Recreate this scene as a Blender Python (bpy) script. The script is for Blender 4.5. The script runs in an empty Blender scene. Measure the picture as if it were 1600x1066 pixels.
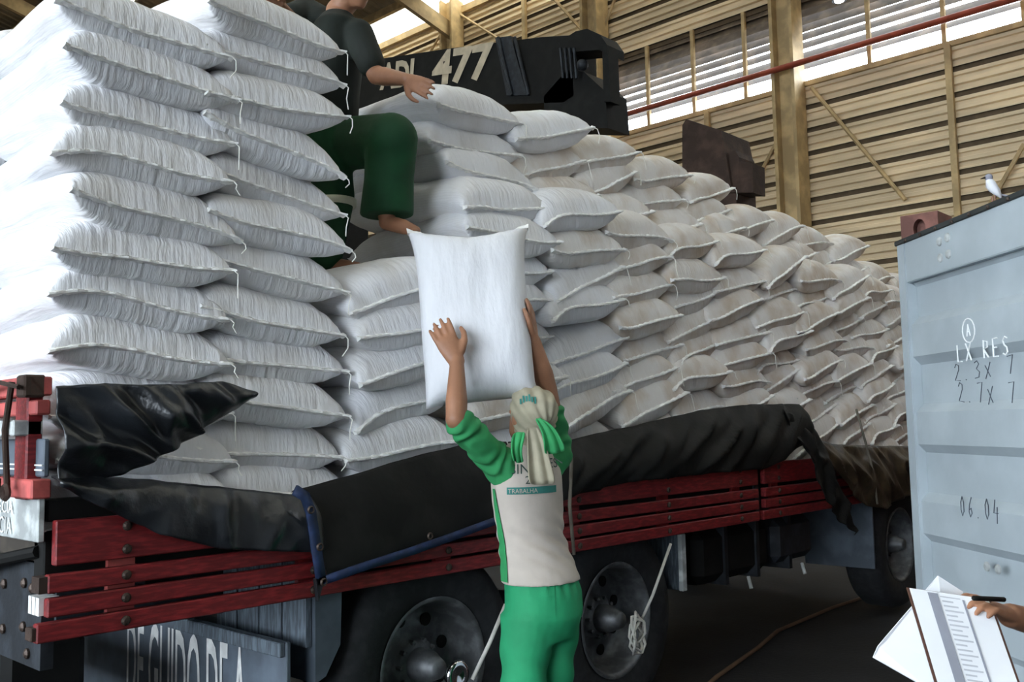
import bpy, bmesh, math, random
from mathutils import Vector, Matrix, noise
from mathutils.bvhtree import BVHTree
SC = bpy.context.scene
COL = SC.collection
PI = math.pi
V = Vector
# ------------------------------------------------------------------ camera
FPX, CAMH = 1480.0, 1.6
PSI, PIT, ROL = math.radians(43.2446), math.radians(5.165), math.radians(-1.0967)
_f = V((math.cos(PIT)*math.cos(PSI), math.cos(PIT)*math.sin(PSI), math.sin(PIT)))
_r0 = V((math.sin(PSI), -math.cos(PSI), 0)); _u0 = _r0.cross(_f)
CR = math.cos(ROL)*_r0 + math.sin(ROL)*_u0
CU = -math.sin(ROL)*_r0 + math.cos(ROL)*_u0
CF = _f
cam_data = bpy.data.cameras.new('camera'); cam = bpy.data.objects.new('camera', cam_data); COL.objects.link(cam)
cam_data.sensor_width = 36; cam_data.lens = 36*FPX/1600; cam_data.clip_start = .05; cam_data.clip_end = 300
cam.matrix_world = Matrix(((CR.x, CU.x, -CF.x, 0), (CR.y, CU.y, -CF.y, 0), (CR.z, CU.z, -CF.z, CAMH), (0, 0, 0, 1)))
SC.camera = cam
# ------------------------------------------------------------------ world, exposure
w = bpy.data.worlds.new('sky'); SC.world = w; w.use_nodes = True
bg = w.node_tree.nodes['Background']; bg.inputs[0].default_value = (.80, .90, 1.0, 1); bg.inputs[1].default_value = 9.0
SC.view_settings.view_transform = 'Standard'; SC.view_settings.look = 'None'
SC.view_settings.exposure = 0.45; SC.view_settings.gamma = 1; SC.view_settings.use_curve_mapping = False

# ------------------------------------------------------------------ helpers
def ray(x, y): return CF + (x-800)/FPX*CR - (y-533)/FPX*CU
def on(x, y, ax, val):                     # where the sight line of a photo point meets a plane of the place
    d = ray(x, y); i = 'xyz'.index(ax); o = V((0, 0, CAMH)); return o + d*((val-o[i])/d[i])
def deep(x, y, dep): return V((0, 0, CAMH)) + ray(x, y)*dep

def mat(name, col, rough=.7, metal=0, var=.12, scale=6, bump=0, bscale=40, col2=None, stretch=None, c2=(.45, .65), emit=None, trans=0, spec=.4):
    m = bpy.data.materials.new(name); m.use_nodes = True; nt = m.node_tree; n = nt.nodes; b = n['Principled BSDF']
    b.inputs['Roughness'].default_value = rough; b.inputs['Metallic'].default_value = metal
    b.inputs['Specular IOR Level'].default_value = spec
    tc = n.new('ShaderNodeTexCoord'); mp = n.new('ShaderNodeMapping'); nt.links.new(tc.outputs['Object'], mp.inputs[0])
    if stretch: mp.inputs['Scale'].default_value = stretch
    nz = n.new('ShaderNodeTexNoise'); nz.inputs['Scale'].default_value = scale; nz.inputs['Detail'].default_value = 6
    nt.links.new(mp.outputs[0], nz.inputs['Vector'])
    rp = n.new('ShaderNodeValToRGB'); nt.links.new(nz.outputs[0], rp.inputs[0])
    c = V(col)
    a = col2 if col2 else tuple(max(0, x*(1-var)) for x in c); d = tuple(min(1, x*(1+var)) for x in c) if not col2 else col
    rp.color_ramp.elements[0].position = c2[0]; rp.color_ramp.elements[1].position = c2[1]
    rp.color_ramp.elements[0].color = (*a, 1); rp.color_ramp.elements[1].color = (*d, 1)
    nt.links.new(rp.outputs[0], b.inputs['Base Color'])
    if bump:
        n2 = n.new('ShaderNodeTexNoise'); n2.inputs['Scale'].default_value = bscale; n2.inputs['Detail'].default_value = 4
        nt.links.new(mp.outputs[0], n2.inputs['Vector'])
        bp = n.new('ShaderNodeBump'); bp.inputs['Strength'].default_value = bump; bp.inputs['Distance'].default_value = .01
        nt.links.new(n2.outputs[0], bp.inputs['Height']); nt.links.new(bp.outputs[0], b.inputs['Normal'])
    if emit: b.inputs['Emission Color'].default_value = (*emit[0], 1); b.inputs['Emission Strength'].default_value = emit[1]
    if trans: b.inputs['Transmission Weight'].default_value = trans
    return m

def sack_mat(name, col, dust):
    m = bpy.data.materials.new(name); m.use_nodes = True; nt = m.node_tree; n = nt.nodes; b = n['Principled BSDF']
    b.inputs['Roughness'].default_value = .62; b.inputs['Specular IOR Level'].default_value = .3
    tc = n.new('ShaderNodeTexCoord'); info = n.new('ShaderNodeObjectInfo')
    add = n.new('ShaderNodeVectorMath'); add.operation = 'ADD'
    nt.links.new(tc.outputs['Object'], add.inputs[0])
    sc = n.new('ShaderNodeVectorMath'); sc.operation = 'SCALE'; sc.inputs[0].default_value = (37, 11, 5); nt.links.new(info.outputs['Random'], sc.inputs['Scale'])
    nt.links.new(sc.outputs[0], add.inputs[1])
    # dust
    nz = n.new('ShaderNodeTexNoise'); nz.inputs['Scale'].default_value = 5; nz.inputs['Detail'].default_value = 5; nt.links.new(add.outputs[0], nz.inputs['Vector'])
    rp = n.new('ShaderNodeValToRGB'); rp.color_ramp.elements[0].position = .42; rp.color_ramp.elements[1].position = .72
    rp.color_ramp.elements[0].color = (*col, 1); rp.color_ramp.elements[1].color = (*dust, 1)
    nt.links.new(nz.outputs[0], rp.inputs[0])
    # weave threads faint
    wv = n.new('ShaderNodeTexWave'); wv.inputs['Scale'].default_value = 60; wv.inputs['Distortion'].default_value = 1.5; nt.links.new(add.outputs[0], wv.inputs['Vector'])
    mx = n.new('ShaderNodeMix'); mx.data_type = 'RGBA'; mx.blend_type = 'MULTIPLY'; mx.inputs[0].default_value = .06
    nt.links.new(rp.outputs[0], mx.inputs[6]); nt.links.new(wv.outputs['Color'], mx.inputs[7]); nt.links.new(mx.outputs[2], b.inputs['Base Color'])
    # gathers that run away from the stitched mouth
    mp = n.new('ShaderNodeMapping'); mp.inputs['Scale'].default_value = (26, 2.2, 5); nt.links.new(add.outputs[0], mp.inputs[0])
    n2 = n.new('ShaderNodeTexNoise'); n2.inputs['Scale'].default_value = 1.6; n2.inputs['Detail'].default_value = 3; nt.links.new(mp.outputs[0], n2.inputs['Vector'])
    n3 = n.new('ShaderNodeTexNoise'); n3.inputs['Scale'].default_value = 9; nt.links.new(add.outputs[0], n3.inputs['Vector'])
    ad = n.new('ShaderNodeMath'); ad.operation = 'MULTIPLY_ADD'; ad.inputs[1].default_value = .8; nt.links.new(n3.outputs[0], ad.inputs[0]); nt.links.new(n2.outputs[0], ad.inputs[2])
    bp = n.new('ShaderNodeBump'); bp.inputs['Strength'].default_value = .55; bp.inputs['Distance'].default_value = .02
    nt.links.new(ad.outputs[0], bp.inputs['Height']); nt.links.new(bp.outputs[0], b.inputs['Normal'])
    return m

M = dict(
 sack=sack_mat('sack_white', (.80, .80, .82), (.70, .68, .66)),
 sackw=sack_mat('sack_warm_dusty', (.76, .73, .70), (.56, .46, .36)),  # warm light on the right stack put into this colour, with dust noise
 sackf=mat('sack_smooth', (.74, .745, .77), .65, var=.04, scale=4, bump=.6, bscale=8, stretch=(3.5, 1, 1)),
 seam=mat('seam_tape', (.88, .87, .84), .6, var=.1, scale=30, bump=.5, bscale=90),
 thread=mat('thread', (.85, .84, .78), .8),
 red=mat('red_paint', (.20, .016, .018), .5, var=.3, scale=14, bump=.15, bscale=60, stretch=(1, 6, 6)),
 redpale=mat('red_faded', (.45, .09, .08), .6, var=.25, scale=14),
 rust=mat('rust', (.045, .026, .018), .9, var=.3, scale=5, bump=.4),
 steel=mat('dark_steel', (.022, .026, .032), .55, .3, var=.35, scale=12, bump=.15),
 blackm=mat('black_paint', (.006, .006, .0055), .7, var=.3, scale=8, spec=.2),
 bolt=mat('bolt', (.07, .05, .04), .5, .6),
 tyre=mat('tyre_rubber', (.014, .015, .017), .75, var=.3, scale=20, bump=.2),
 rim=mat('rim_grey', (.13, .135, .14), .5, .5, var=.3, scale=14),
 chrome=mat('chrome', (.75, .76, .76), .12, 1, var=.05),
 plastic=mat('black_plastic_sheet', (.012, .014, .017), .32, var=.3, scale=7, bump=.8, bscale=14, spec=.6),
 canvas=mat('black_canvas', (.009, .009, .008), .7, var=.4, scale=5, bump=.4, bscale=18, spec=.25),
 canvasb=mat('brown_black_canvas', (.045, .032, .018), .45, var=.5, scale=7, bump=.6, bscale=16),
 blue=mat('blue_hem', (.014, .030, .085), .6, var=.3, scale=20),
 greypl=mat('grey_planks', (.10, .125, .15), .7, var=.35, scale=10, bump=.2, stretch=(8, 8, 1)),
 flap=mat('slate_flap', (.085, .105, .13), .55, var=.25, scale=5),
 white=mat('white_paint', (.68, .68, .66), .6, var=.15, scale=12),
 offw=mat('faded_sign', (.42, .44, .43), .6, var=.3, scale=14),
 wood=mat('bed_wood', (.05, .04, .03), .85, var=.3),
 concrete=mat('grey_concrete', (.30, .31, .32), .85),
 wall=mat('tan_cladding', (.78, .62, .40), .6, var=.16, scale=1.2, stretch=(1, .35, 2), bump=.05),
 walld=mat('cladding_joint', (.13, .09, .05), .8),
 column=mat('tan_column', (.50, .36, .18), .6, var=.2, scale=3),
 louv=mat('dusty_louvre', (.17, .125, .085), .6, var=.35, scale=3),
 pipe=mat('red_pipe', (.34, .06, .03), .5, var=.15),
 roof=mat('roof_sheet', (.30, .24, .16), .6, var=.2, scale=2),
 floor=mat('dark_floor', (.007, .007, .009), .85, var=.5, scale=1.5, bump=.3, bscale=30),
 door=mat('container_grey_blue', (.38, .43, .455), .5, var=.07, scale=3, bump=.04),
 gasket=mat('gasket', (.03, .035, .035), .6),
 boxred=mat('container_brown_red', (.20, .085, .065), .75, var=.35, scale=8, bump=.3),
 chalk=mat('chalk', (.85, .87, .86), .9), ink=mat('marker_ink', (.05, .06, .08), .7),
 skin=mat('skin_brown', (.33, .155, .085), .5, var=.12, scale=9, bump=.08, bscale=120),
 cream=mat('cream_cotton', (.55, .485, .42), .85, var=.06, scale=6, bump=.5, bscale=11),
 scarf=mat('beige_scarf', (.36, .325, .235), .85, var=.12, scale=8, bump=.4, bscale=16),
 green=mat('green_cotton', (.035, .30, .10), .8, var=.15, scale=6, bump=.4, bscale=12),
 pants=mat('green_trousers', (.016, .28, .115), .75, var=.12, scale=5, bump=.5, bscale=9),
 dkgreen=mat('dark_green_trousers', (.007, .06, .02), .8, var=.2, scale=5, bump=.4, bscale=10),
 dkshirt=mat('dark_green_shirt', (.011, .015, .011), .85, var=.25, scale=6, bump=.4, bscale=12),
 reflect=mat('reflective_band', (.8, .8, .62), .4),
 print_=mat('print_teal', (.04, .22, .19), .8), printk=mat('print_dark', (.04, .07, .06), .8),
 hair=mat('hair', (.012, .01, .008), .6), lips=mat('lips', (.30, .11, .08), .5),
 rope=mat('rope', (.16, .14, .11), .9, bump=.4, bscale=150), ropew=mat('pale_rope', (.62, .60, .54), .8),
 paper=mat('paper', (.82, .83, .85), .7, var=.03), pgrey=mat('paper_print', (.30, .31, .36), .8), pgrey2=mat('paper_print_light', (.55, .56, .60), .8),
 board=mat('clipboard_brown', (.10, .045, .03), .6), letter=mat('lettering_sand', (.50, .42, .30), .7),
 feather=mat('pigeon_white', (.75, .75, .78), .8, var=.1), featherg=mat('pigeon_grey', (.28, .28, .33), .8),
 sky_sheet=None, lampglow=mat('lamp_glow', (1, 1, 1), .5, emit=((1, 1, 1), 12)),
 hose=mat('floor_hose', (.14, .08, .045), .8),
)
def translucent(name, col):
    m = bpy.data.materials.new(name); m.use_nodes = True; nt = m.node_tree; n = nt.nodes
    for x in list(n):
        if x.type != 'OUTPUT_MATERIAL': n.remove(x)
    t = n.new('ShaderNodeBsdfTranslucent'); d = n.new('ShaderNodeBsdfDiffuse'); mx = n.new('ShaderNodeMixShader'); mx.inputs[0].default_value = .3
    nz = n.new('ShaderNodeTexNoise'); nz.inputs['Scale'].default_value = 2; rp = n.new('ShaderNodeValToRGB')
    rp.color_ramp.elements[0].color = (*[c*.6 for c in col], 1); rp.color_ramp.elements[1].color = (*col, 1); nt.links.new(nz.outputs[0], rp.inputs[0])
    nt.links.new(rp.outputs[0], t.inputs[0]); nt.links.new(rp.outputs[0], d.inputs[0])
    nt.links.new(t.outputs[0], mx.inputs[1]); nt.links.new(d.outputs[0], mx.inputs[2]); nt.links.new(mx.outputs[0], n['Material Output'].inputs[0])
    return m
M['sky_sheet'] = translucent('skylight_sheet', (.92, .84, .68))

def tag(o, label=None, cat=None, group=None, kind=None):
    if label: o['label'] = label
    if cat: o['category'] = cat
    if group: o['group'] = group
    if kind: o['kind'] = kind
    return o
def empty(name, loc=(0, 0, 0), label=None, cat=None, group=None):
    o = bpy.data.objects.new(name, None); COL.objects.link(o); o.location = loc; o.empty_display_size = .1
    return tag(o, label, cat, group)
def link(name, me, m, parent=None, smooth=False):
    o = bpy.data.objects.new(name, me); COL.objects.link(o)
    if m: me.materials.append(m) if not me.materials else None
    if smooth: me.polygons.foreach_set('use_smooth', [True]*len(me.polygons))
    if parent: o.parent = parent; o.matrix_parent_inverse = Matrix.Translation(-parent.location) if parent.type == 'EMPTY' else parent.matrix_basis.inverted()
    return o
class MB:
    def __init__(s): s.v, s.f = [], []
    def add(s, vs, fs):
        k = len(s.v); s.v += [tuple(p) for p in vs]; s.f += [tuple(i+k for i in f) for f in fs]; return s
    def box(s, lo, hi, ch=0):
        bm = bmesh.new(); bmesh.ops.create_cube(bm, size=1)
        lo, hi = V(lo), V(hi); sz = hi-lo
        for v in bm.verts: v.co = V((v.co.x*sz.x, v.co.y*sz.y, v.co.z*sz.z)) + (lo+hi)/2
        if ch: bmesh.ops.bevel(bm, geom=bm.edges[:], offset=ch, segments=1, affect='EDGES')
        return s._bm(bm)
    def _bm(s, bm, mtx=None):
        if mtx: bmesh.ops.transform(bm, matrix=mtx, verts=bm.verts)
        bm.verts.index_update(); s.add([v.co[:] for v in bm.verts], [[v.index for v in f.verts] for f in bm.faces]); bm.free(); return s
    def obox(s, c, ax, ay, az, ch=0):            # oriented box: centre and three half-extent vectors
        bm = bmesh.new(); bmesh.ops.create_cube(bm, size=2)
        c, ax, ay, az = V(c), V(ax), V(ay), V(az)
        if ch:
            for v in bm.verts: v.co = V((v.co.x*ax.length, v.co.y*ay.length, v.co.z*az.length))
            bmesh.ops.bevel(bm, geom=bm.edges[:], offset=ch, segments=2, affect='EDGES')
            ax, ay, az = ax.normalized(), ay.normalized(), az.normalized()
        for v in bm.verts: v.co = c + ax*v.co.x + ay*v.co.y + az*v.co.z
        return s._bm(bm)
    def tube(s, pts, r, n=8):
        pts = [V(p) for p in pts]; N = len(pts); rs = r if isinstance(r, (list, tuple)) else [r]*N
        t0 = (pts[1]-pts[0]).normalized(); a = t0.orthogonal().normalized(); rings = []
        for i, p in enumerate(pts):
            t = (pts[min(i+1, N-1)]-pts[max(i-1, 0)]).normalized(); a = (a - t*a.dot(t)).normalized(); b = t.cross(a)
            rings.append([p + (a*math.cos(k*2*PI/n)+b*math.sin(k*2*PI/n))*rs[i] for k in range(n)])
        vs = [p for rg in rings for p in rg]; fs = [(i*n+k, i*n+(k+1) % n, (i+1)*n+(k+1) % n, (i+1)*n+k) for i in range(N-1) for k in range(n)]
        fs += [tuple(range(n))[::-1], tuple((N-1)*n+k for k in range(n))]
        return s.add(vs, fs)
    def loft(s, secs, n=20):                     # sections: centre, half-axis vectors a and b
        rings = [[V(c)+V(a)*math.cos(k*2*PI/n)+V(b)*math.sin(k*2*PI/n) for k in range(n)] for c, a, b in secs]
        N = len(rings); vs = [p for rg in rings for p in rg]
        fs = [(i*n+k, i*n+(k+1) % n, (i+1)*n+(k+1) % n, (i+1)*n+k) for i in range(N-1) for k in range(n)]
        fs += [tuple(range(n))[::-1], tuple((N-1)*n+k for k in range(n))]
        return s.add(vs, fs)
    def ball(s, c, r, sc=(1, 1, 1), seg=16):
        bm = bmesh.new(); bmesh.ops.create_uvsphere(bm, u_segments=seg, v_segments=max(6, seg*2//3), radius=r)
        return s._bm(bm, Matrix.Translation(V(c)) @ Matrix.Diagonal((*sc, 1)))
    def limb(s, pts, rs):                        # tapered capsule chain
        pts = [V(p) for p in pts]; dense, rr = [], []
        for i in range(len(pts)-1):
            for k in range(6): t = k/6; dense.append(pts[i].lerp(pts[i+1], t)); rr.append(rs[i]*(1-t)+rs[i+1]*t)
        dense.append(pts[-1]); rr.append(rs[-1])
        s.tube(dense, rr, 14); s.ball(pts[0], rs[0]); s.ball(pts[-1], rs[-1])
        for p, r in zip(pts[1:-1], rs[1:-1]): s.ball(p, r)
        return s
    def lathe(s, prof, c, axis, n=40):           # profile of (radius, distance along axis)
        axis = V(axis).normalized(); a = axis.orthogonal().normalized(); b = axis.cross(a); c = V(c)
        vs = [c+axis*h+(a*math.cos(k*2*PI/n)+b*math.sin(k*2*PI/n))*r for r, h in prof for k in range(n)]
        fs = [(i*n+k, i*n+(k+1) % n, (i+1)*n+(k+1) % n, (i+1)*n+k) for i in range(len(prof)-1) for k in range(n)]
        return s.add(vs, fs)
    def prism(s, poly, d):                       # polygon of 3-D points pushed along d
        poly = [V(p) for p in poly]; d = V(d); n = len(poly)
        return s.add(poly+[p+d for p in poly], [tuple(range(n))[::-1], tuple(range(n, 2*n))]+[(i, (i+1) % n, n+(i+1) % n, n+i) for i in range(n)])
    def mesh(s, name='m'):
        me = bpy.data.meshes.new(name); me.from_pydata(s.v, [], s.f); me.update(); return me
    def build(s, name, m, parent=None, smooth=False):
        me = s.mesh(name)
        bm = bmesh.new(); bm.from_mesh(me); bmesh.ops.recalc_face_normals(bm, faces=bm.faces); bm.to_mesh(me); bm.free()
        return link(name, me, m, parent, smooth)
def fused(mb, voxel, smooth=4):                  # one continuous skin over all pieces of mb
    tmp = bpy.data.objects.new('tmp', mb.mesh()); COL.objects.link(tmp)
    r = tmp.modifiers.new('r', 'REMESH'); r.mode = 'VOXEL'; r.voxel_size = voxel
    if smooth: q = tmp.modifiers.new('s', 'SMOOTH'); q.factor = .5; q.iterations = smooth
    dg = bpy.context.evaluated_depsgraph_get(); me = bpy.data.meshes.new_from_object(tmp.evaluated_get(dg))
    me = me.copy(); bpy.data.objects.remove(tmp); return me
def text_mesh(txt, size, extrude=.0, off=0.0):
    cu = bpy.data.curves.new('t', 'FONT'); cu.body = txt; cu.size = size; cu.extrude = extrude; cu.offset = off; cu.align_x = 'LEFT'; cu.resolution_u = 3
    o = bpy.data.objects.new('t', cu); COL.objects.link(o); dg = bpy.context.evaluated_depsgraph_get(); dg.update()
    me = bpy.data.meshes.new_from_object(o.evaluated_get(dg)); bpy.data.objects.remove(o); return me
def flat_text(name, txt, size, org, right, up, m, parent, sx=1.0, lift=.003, shear=0.0, off=0.0):
    me = text_mesh(txt, size, 0, off); r, u = V(right).normalized(), V(up).normalized(); nrm = r.cross(u)
    for v in me.vertices: v.co = V(org) + r*(v.co.x*sx+v.co.y*shear) + u*v.co.y + nrm*lift
    return link(name, me, m, parent)
ORD = ['bottom', 'second', 'third', 'fourth', 'fifth', 'sixth', 'seventh', 'eighth', 'ninth', 'tenth', 'eleventh', 'twelfth', 'thirteenth', 'fourteenth', 'fifteenth']
ORD1 = ['first']+ORD[1:]

# ------------------------------------------------------------------ setting: floor, back wall, roof
XW = 16.0
fl = MB().box((-60, -40, -.1), (XW+.5, 60, 0)).build('floor', M['floor']); tag(fl, kind='structure')
wall = MB().box((XW+.16, -12, 0), (XW+.24, 42, 7.72)).box((XW+.16, -12, 9.46), (XW+.24, 42, 12.0)).box((XW+.16, 12.1, 7.72), (XW+.24, 42, 9.46)).build('wall_back', M['walld']); tag(wall, kind='structure')
def sheet(y0, y1, z0, z1, x=XW, name='cladding_sheet'):
    pr = [(0, 0), (.0, .03), (.05, .05), (.05, .13), (.0, .15), (.0, .22), (.04, .235), (.04, .30), (.0, .315), (.0, .38), (.03, .39)]
    h = z1-z0; pr = [(d, t/.40*h) for d, t in pr]
    mb = MB(); vs = [(x+d, y, z0+t) for y in (y0, y1) for d, t in pr]; n = len(pr)
    mb.add(vs, [(i, i+1, n+i+1, n+i) for i in range(n-1)])
    return mb.build(name, M['wall'], wall)
PITCH = .43; zs0 = 7.77-PITCH*18
joint = MB()
k = 0
while zs0+PITCH*k < 12.0:
    z0 = zs0+PITCH*k; z1 = z0+PITCH-.075
    if z1 > .02:
        z0 = max(z0, .0)
        if z0 < 7.75 or z0 > 9.42: sheet(-12, 42, z0, z1)
        else: sheet(12.1, 42, z0, z1)
    k += 1
# dark girts behind the joints
for i in range(k):
    z = zs0+PITCH*i-.07
    if z > .1 and not (7.8 < z < 9.4): MB().box((XW+.05, -12, z-.02), (XW+.16, 42, z+.07)).build('girt', M['walld'], wall)
    elif z > .1: MB().box((XW+.05, 12.1, z-.02), (XW+.16, 42, z+.07)).build('girt', M['walld'], wall)
# louvre band: blades and mullions
zl0, zl1 = 7.80, 9.42
MB().box((XW-.06, -12, zl0-.12), (XW+.1, 12.1, zl0-.03)).build('louvre_sill', M['column'], wall)
nb = 9
for i in range(nb):
    zb = zl0+.22+(zl1-zl0-.22)*(i/nb)**.85
    MB().add([(XW+.02, -12, zb), (XW+.02, 12.1, zb), (XW+.16, 12.1, zb+.15+.016*i), (XW+.16, -12, zb+.15+.016*i), (XW+.03, -12, zb), (XW+.03, 12.1, zb), (XW+.17, 12.1, zb+.15+.016*i), (XW+.17, -12, zb+.15+.016*i)],
             [(0, 1, 2, 3), (7, 6, 5, 4), (0, 4, 5, 1), (2, 6, 7, 3)]).build('louvre_blade', M['louv'], wall)
for y in (11.0, 9.9, 8.75, 6.35, 5.1, 3.9, 2.7, 1.5, .3, -1):
    MB().box((XW-.05, y-.035, zl0-.1), (XW+.02, y+.035, zl1+.05)).build('mullion', M['column'], wall)
def column(y):
    o = empty('steel_column', (XW-.3, y, 0)); tag(o, kind='structure'); o.name = 'trim_1'
    for a, b in (((-.14), -.10), ((.10), .14)):
        MB().box((XW-.45, y+a*1.6, 0), (XW-.03, y+b*1.6, 12.3)).build('flange', M['column'], o)
    MB().box((XW-.26, y-.17, 0), (XW-.22, y+.17, 12.3)).build('web', M['column'], o)
for y in (7.78, 12.2, 16.7, 3.1): column(y)
for y in (5.05, 14.4, 9.6):
    MB().box((XW-.10, y-.05, 0), (XW-.02, y+.05, zl0-.1 if y < 12 else 12)).build('wall_post', M['column'], wall)
for a, b in (((7.4, 7.6), (5.85, 5.25)), ((4.0, 5.8), (5.2, 3.9)), ((7.95, 7.0), (8.7, 5.9)), ((13.6, 11.5), (12.4, 10.0)), ((11.2, 11.6), (12.0, 10.2)), ((14.2, 10.1), (16.5, 11.9)), ((18.6, 10.4), (16.9, 11.9))):
    MB().tube([(XW-.12, a[0], a[1]), (XW-.12, b[0], b[1])], .035, 6).build('brace_rod', M['column'], wall)
pp = MB().tube([(XW-.5, 12.3, 7.95), (XW-.5, -12, 8.0)], .055, 12).build('pipe', M['pipe'], None, True)
tag(pp, 'long red pipe running along the wall below the louvres', 'pipe')
# roof: sheets, rafters, a skylight strip above the eave
rf = MB().box((-14, -12, 19.4), (-13.7, 42, 19.6)).build('roof_ridge', M['roof']); rf.name = 'ceiling'; tag(rf, kind='structure')
def rz(x): return 12.15+(XW-x)*.25
def roof_sheet(x0, x1, y0, y1, m, name):
    n = int((y1-y0)/.28); vs, fs = [], []
    for i in range(n+1):
        y = y0+(y1-y0)*i/n
        for dz in (0, .05): pass
        for yy, dz in ((y, 0), (y+.07, .05), (y+.14, .05), (y+.21, 0)):
            vs += [(x0, yy, rz(x0)+dz), (x1, yy, rz(x1)+dz)]
    for i in range(len(vs)//2-1): fs.append((2*i, 2*i+1, 2*i+3, 2*i+2))
    return MB().add(vs, fs).build(name, m, rf)
for i in range(6):
    xa = XW-.9-i*4.9
    roof_sheet(xa, xa-3.9, -12, 42, M['roof'], 'roof_sheet'); roof_sheet(xa-3.9, xa-4.9, -12, 42, M['sky_sheet'] if i < 4 else M['roof'], 'skylight_strip' if i < 4 else 'roof_sheet')  # mid-roof skylights are added, to light the wall and sack tops
roof_sheet(XW+.1, XW-.9, -12, 42, M['sky_sheet'], 'skylight_strip')
for i in range(10):
    x = XW-1.0-i*2.6; MB().box((x-.06, -12, rz(x)-.22), (x+.06, 42, rz(x)-.02)).build('purlin', M['column'], rf)
for y in (21.5, 16.7, 12.2, 7.78, 26.5, 31):
    MB().obox(((XW-14.5)/1.0*.5+7, y, rz(9)-.42), (9, 0, -9*.25), (0, .06, 0), (0, 0, .2)).build('rafter', M['column'], rf)
MB().box((XW-.1, -12, 11.95), (XW+.1, 42, 12.12)).build('eave_beam', M['column'], wall)
wl = MB().box((-14, 41.8, 0), (XW, 42, 19)).build('wall_left', M['wall']); tag(wl, kind='structure')
wf = MB().box((-12.2, -9.2, 8.0), (-12.0, 42, 19.2)).box((-12.2, -9.2, 0), (-12.0, -5.5, 8)).box((-12.2, 15, 0), (-12.0, 42, 8)).build('wall_front', M['concrete']); tag(wf, kind='structure')
wr = MB().box((-12.2, -9.2, 0), (XW, -9.0, 19)).build('wall_right', M['concrete']); tag(wr, kind='structure')
lm = empty('highbay_lamp', (13.9, 5.95, 8.1), 'small bright ceiling lamp glowing above the red pipe', 'lamp')
MB().lathe([(.001, .14), (.05, .12), (.06, .04), (.11, 0), (.11, -.02)], (13.9, 5.95, 8.12), (0, 0, 1), 16).build('shade', M['steel'], lm)
MB().ball((13.9, 5.95, 8.11), .075, (1, 1, .6)).build('bulb', M['lampglow'], lm)
MB().tube([(13.9, 5.95, 8.2), (13.9, 5.95, rz(13.9)-.02)], .012, 6).build('hanger', M['steel'], lm)

# ------------------------------------------------------------------ truck
YS = 3.12          # plane of the hanging side gates
XR = 1.18          # rear end
truck = empty('flatbed_truck', (5, 4.3, 0), 'red slat-sided flatbed truck loaded with white sacks, side gates hanging down', 'truck')
MB().box((XR, YS+.06, 1.20), (9.4, 5.5, 1.30), .01).build('bed', M['wood'], truck)
MB().box((XR, YS+.02, 1.14), (9.4, YS+.10, 1.30), .005).build('bed_rail', M['blackm'], truck)
for y in (3.85, 4.75): MB().box((XR+.3, y-.05, .82), (10.2, y+.05, 1.14)).build('chassis_rail', M['steel'], truck)
for x in (1.6, 2.4, 3.4, 4.7, 5.8, 7.0, 8.2): MB().box((x-.05, YS+.1, 1.08), (x+.05, 5.45, 1.2)).build('cross_member', M['steel'], truck)
def gate(x0, x1, bats, wide0=0):
    g = MB().box((x0+wide0, YS-.035, 1.195), (x1, YS, 1.335), .004).build('side_gate', M['red'], truck)
    for z0, z1, dx in ((1.113, 1.170, .0), (1.040, 1.098, .0), (.967, 1.026, -.03)):
        MB().box((x0+dx, YS-.035, z0), (x1, YS, z1), .004).build('slat', M['red'], g)
    for x in bats:
        MB().box((x-.045, YS, .96), (x+.045, YS+.025, 1.33)).build('batten', M['redpale'] if x < 2 else M['red'], g)
        for z in (1.30, 1.225, 1.142, 1.069, .996):
            MB().lathe([(.016, 0), (.016, .006), (.009, .011), (.001, .012)], (x, YS-.035, z), (0, -1, 0), 10).build('bolt', M['bolt'], g)
    return g
gate(1.175, 5.575, (1.42, 2.15, 2.85, 3.75, 4.55, 5.35), .02)
gate(5.66, 9.3, (5.85, 6.7, 7.6, 8.5))
MB().box((1.13, YS-.03, .975), (1.17, YS+.02, 1.015), .003).build('gate_hinge', M['rust'], truck)
MB().box((1.15, YS-.03, 1.115), (1.19, YS+.03, 1.165)).build('gate_end', M['rust'], truck)
for i in range(3): MB().box((1.16, YS-.005+.03*i, 1.045), (1.22, YS+.02+.03*i, 1.10)).build('white_batten', M['white'], truck)
MB().box((5.59, YS, .98), (5.64, YS+.04, 1.33)).build('gate_post', M['steel'], truck)
# tail of the truck (face towards -X)
tg = MB().box((XR-.05, 3.17, 1.40), (XR, 3.27, 1.76), .006).build('tail_post', M['red'], truck)
tail = [('top_rail', 3.10, 5.5, 1.725, 1.785, 'redpale', .07), ('plank', 3.11, 5.5, 1.665, 1.712, 'redpale', .045), ('grey_plank', 3.17, 5.5, 1.60, 1.65, 'offw', .09), ('dark_panel', 3.11, 5.5, 1.47, 1.59, 'flap', .02), ('foot_block', 3.09, 3.30, 1.405, 1.465, 'redpale', .06), ('red_board', 3.30, 5.5, 1.41, 1.465, 'redpale', .03)]
for nme, y0, y1, z0, z1, mm, th in tail: MB().box((XR-th, y0, z0), (XR+.0, y1, z1), .005).build(nme, M[mm], truck)
for z in (1.49, 1.505): MB().box((XR-.024, 3.11, z), (XR-.02, 5.4, z+.005)).build('white_line', M['white'], truck)
MB().box((XR-.085, 3.10, 1.72), (XR-.02, 3.17, 1.79), .006).build('latch_block', M['rust'], truck)
MB().tube([(XR-.09, 3.19, 1.77), (XR-.1, 3.21, 1.62), (XR-.085, 3.22, 1.44)], .010, 8).build('latch_rod', M['rust'], truck)
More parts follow.
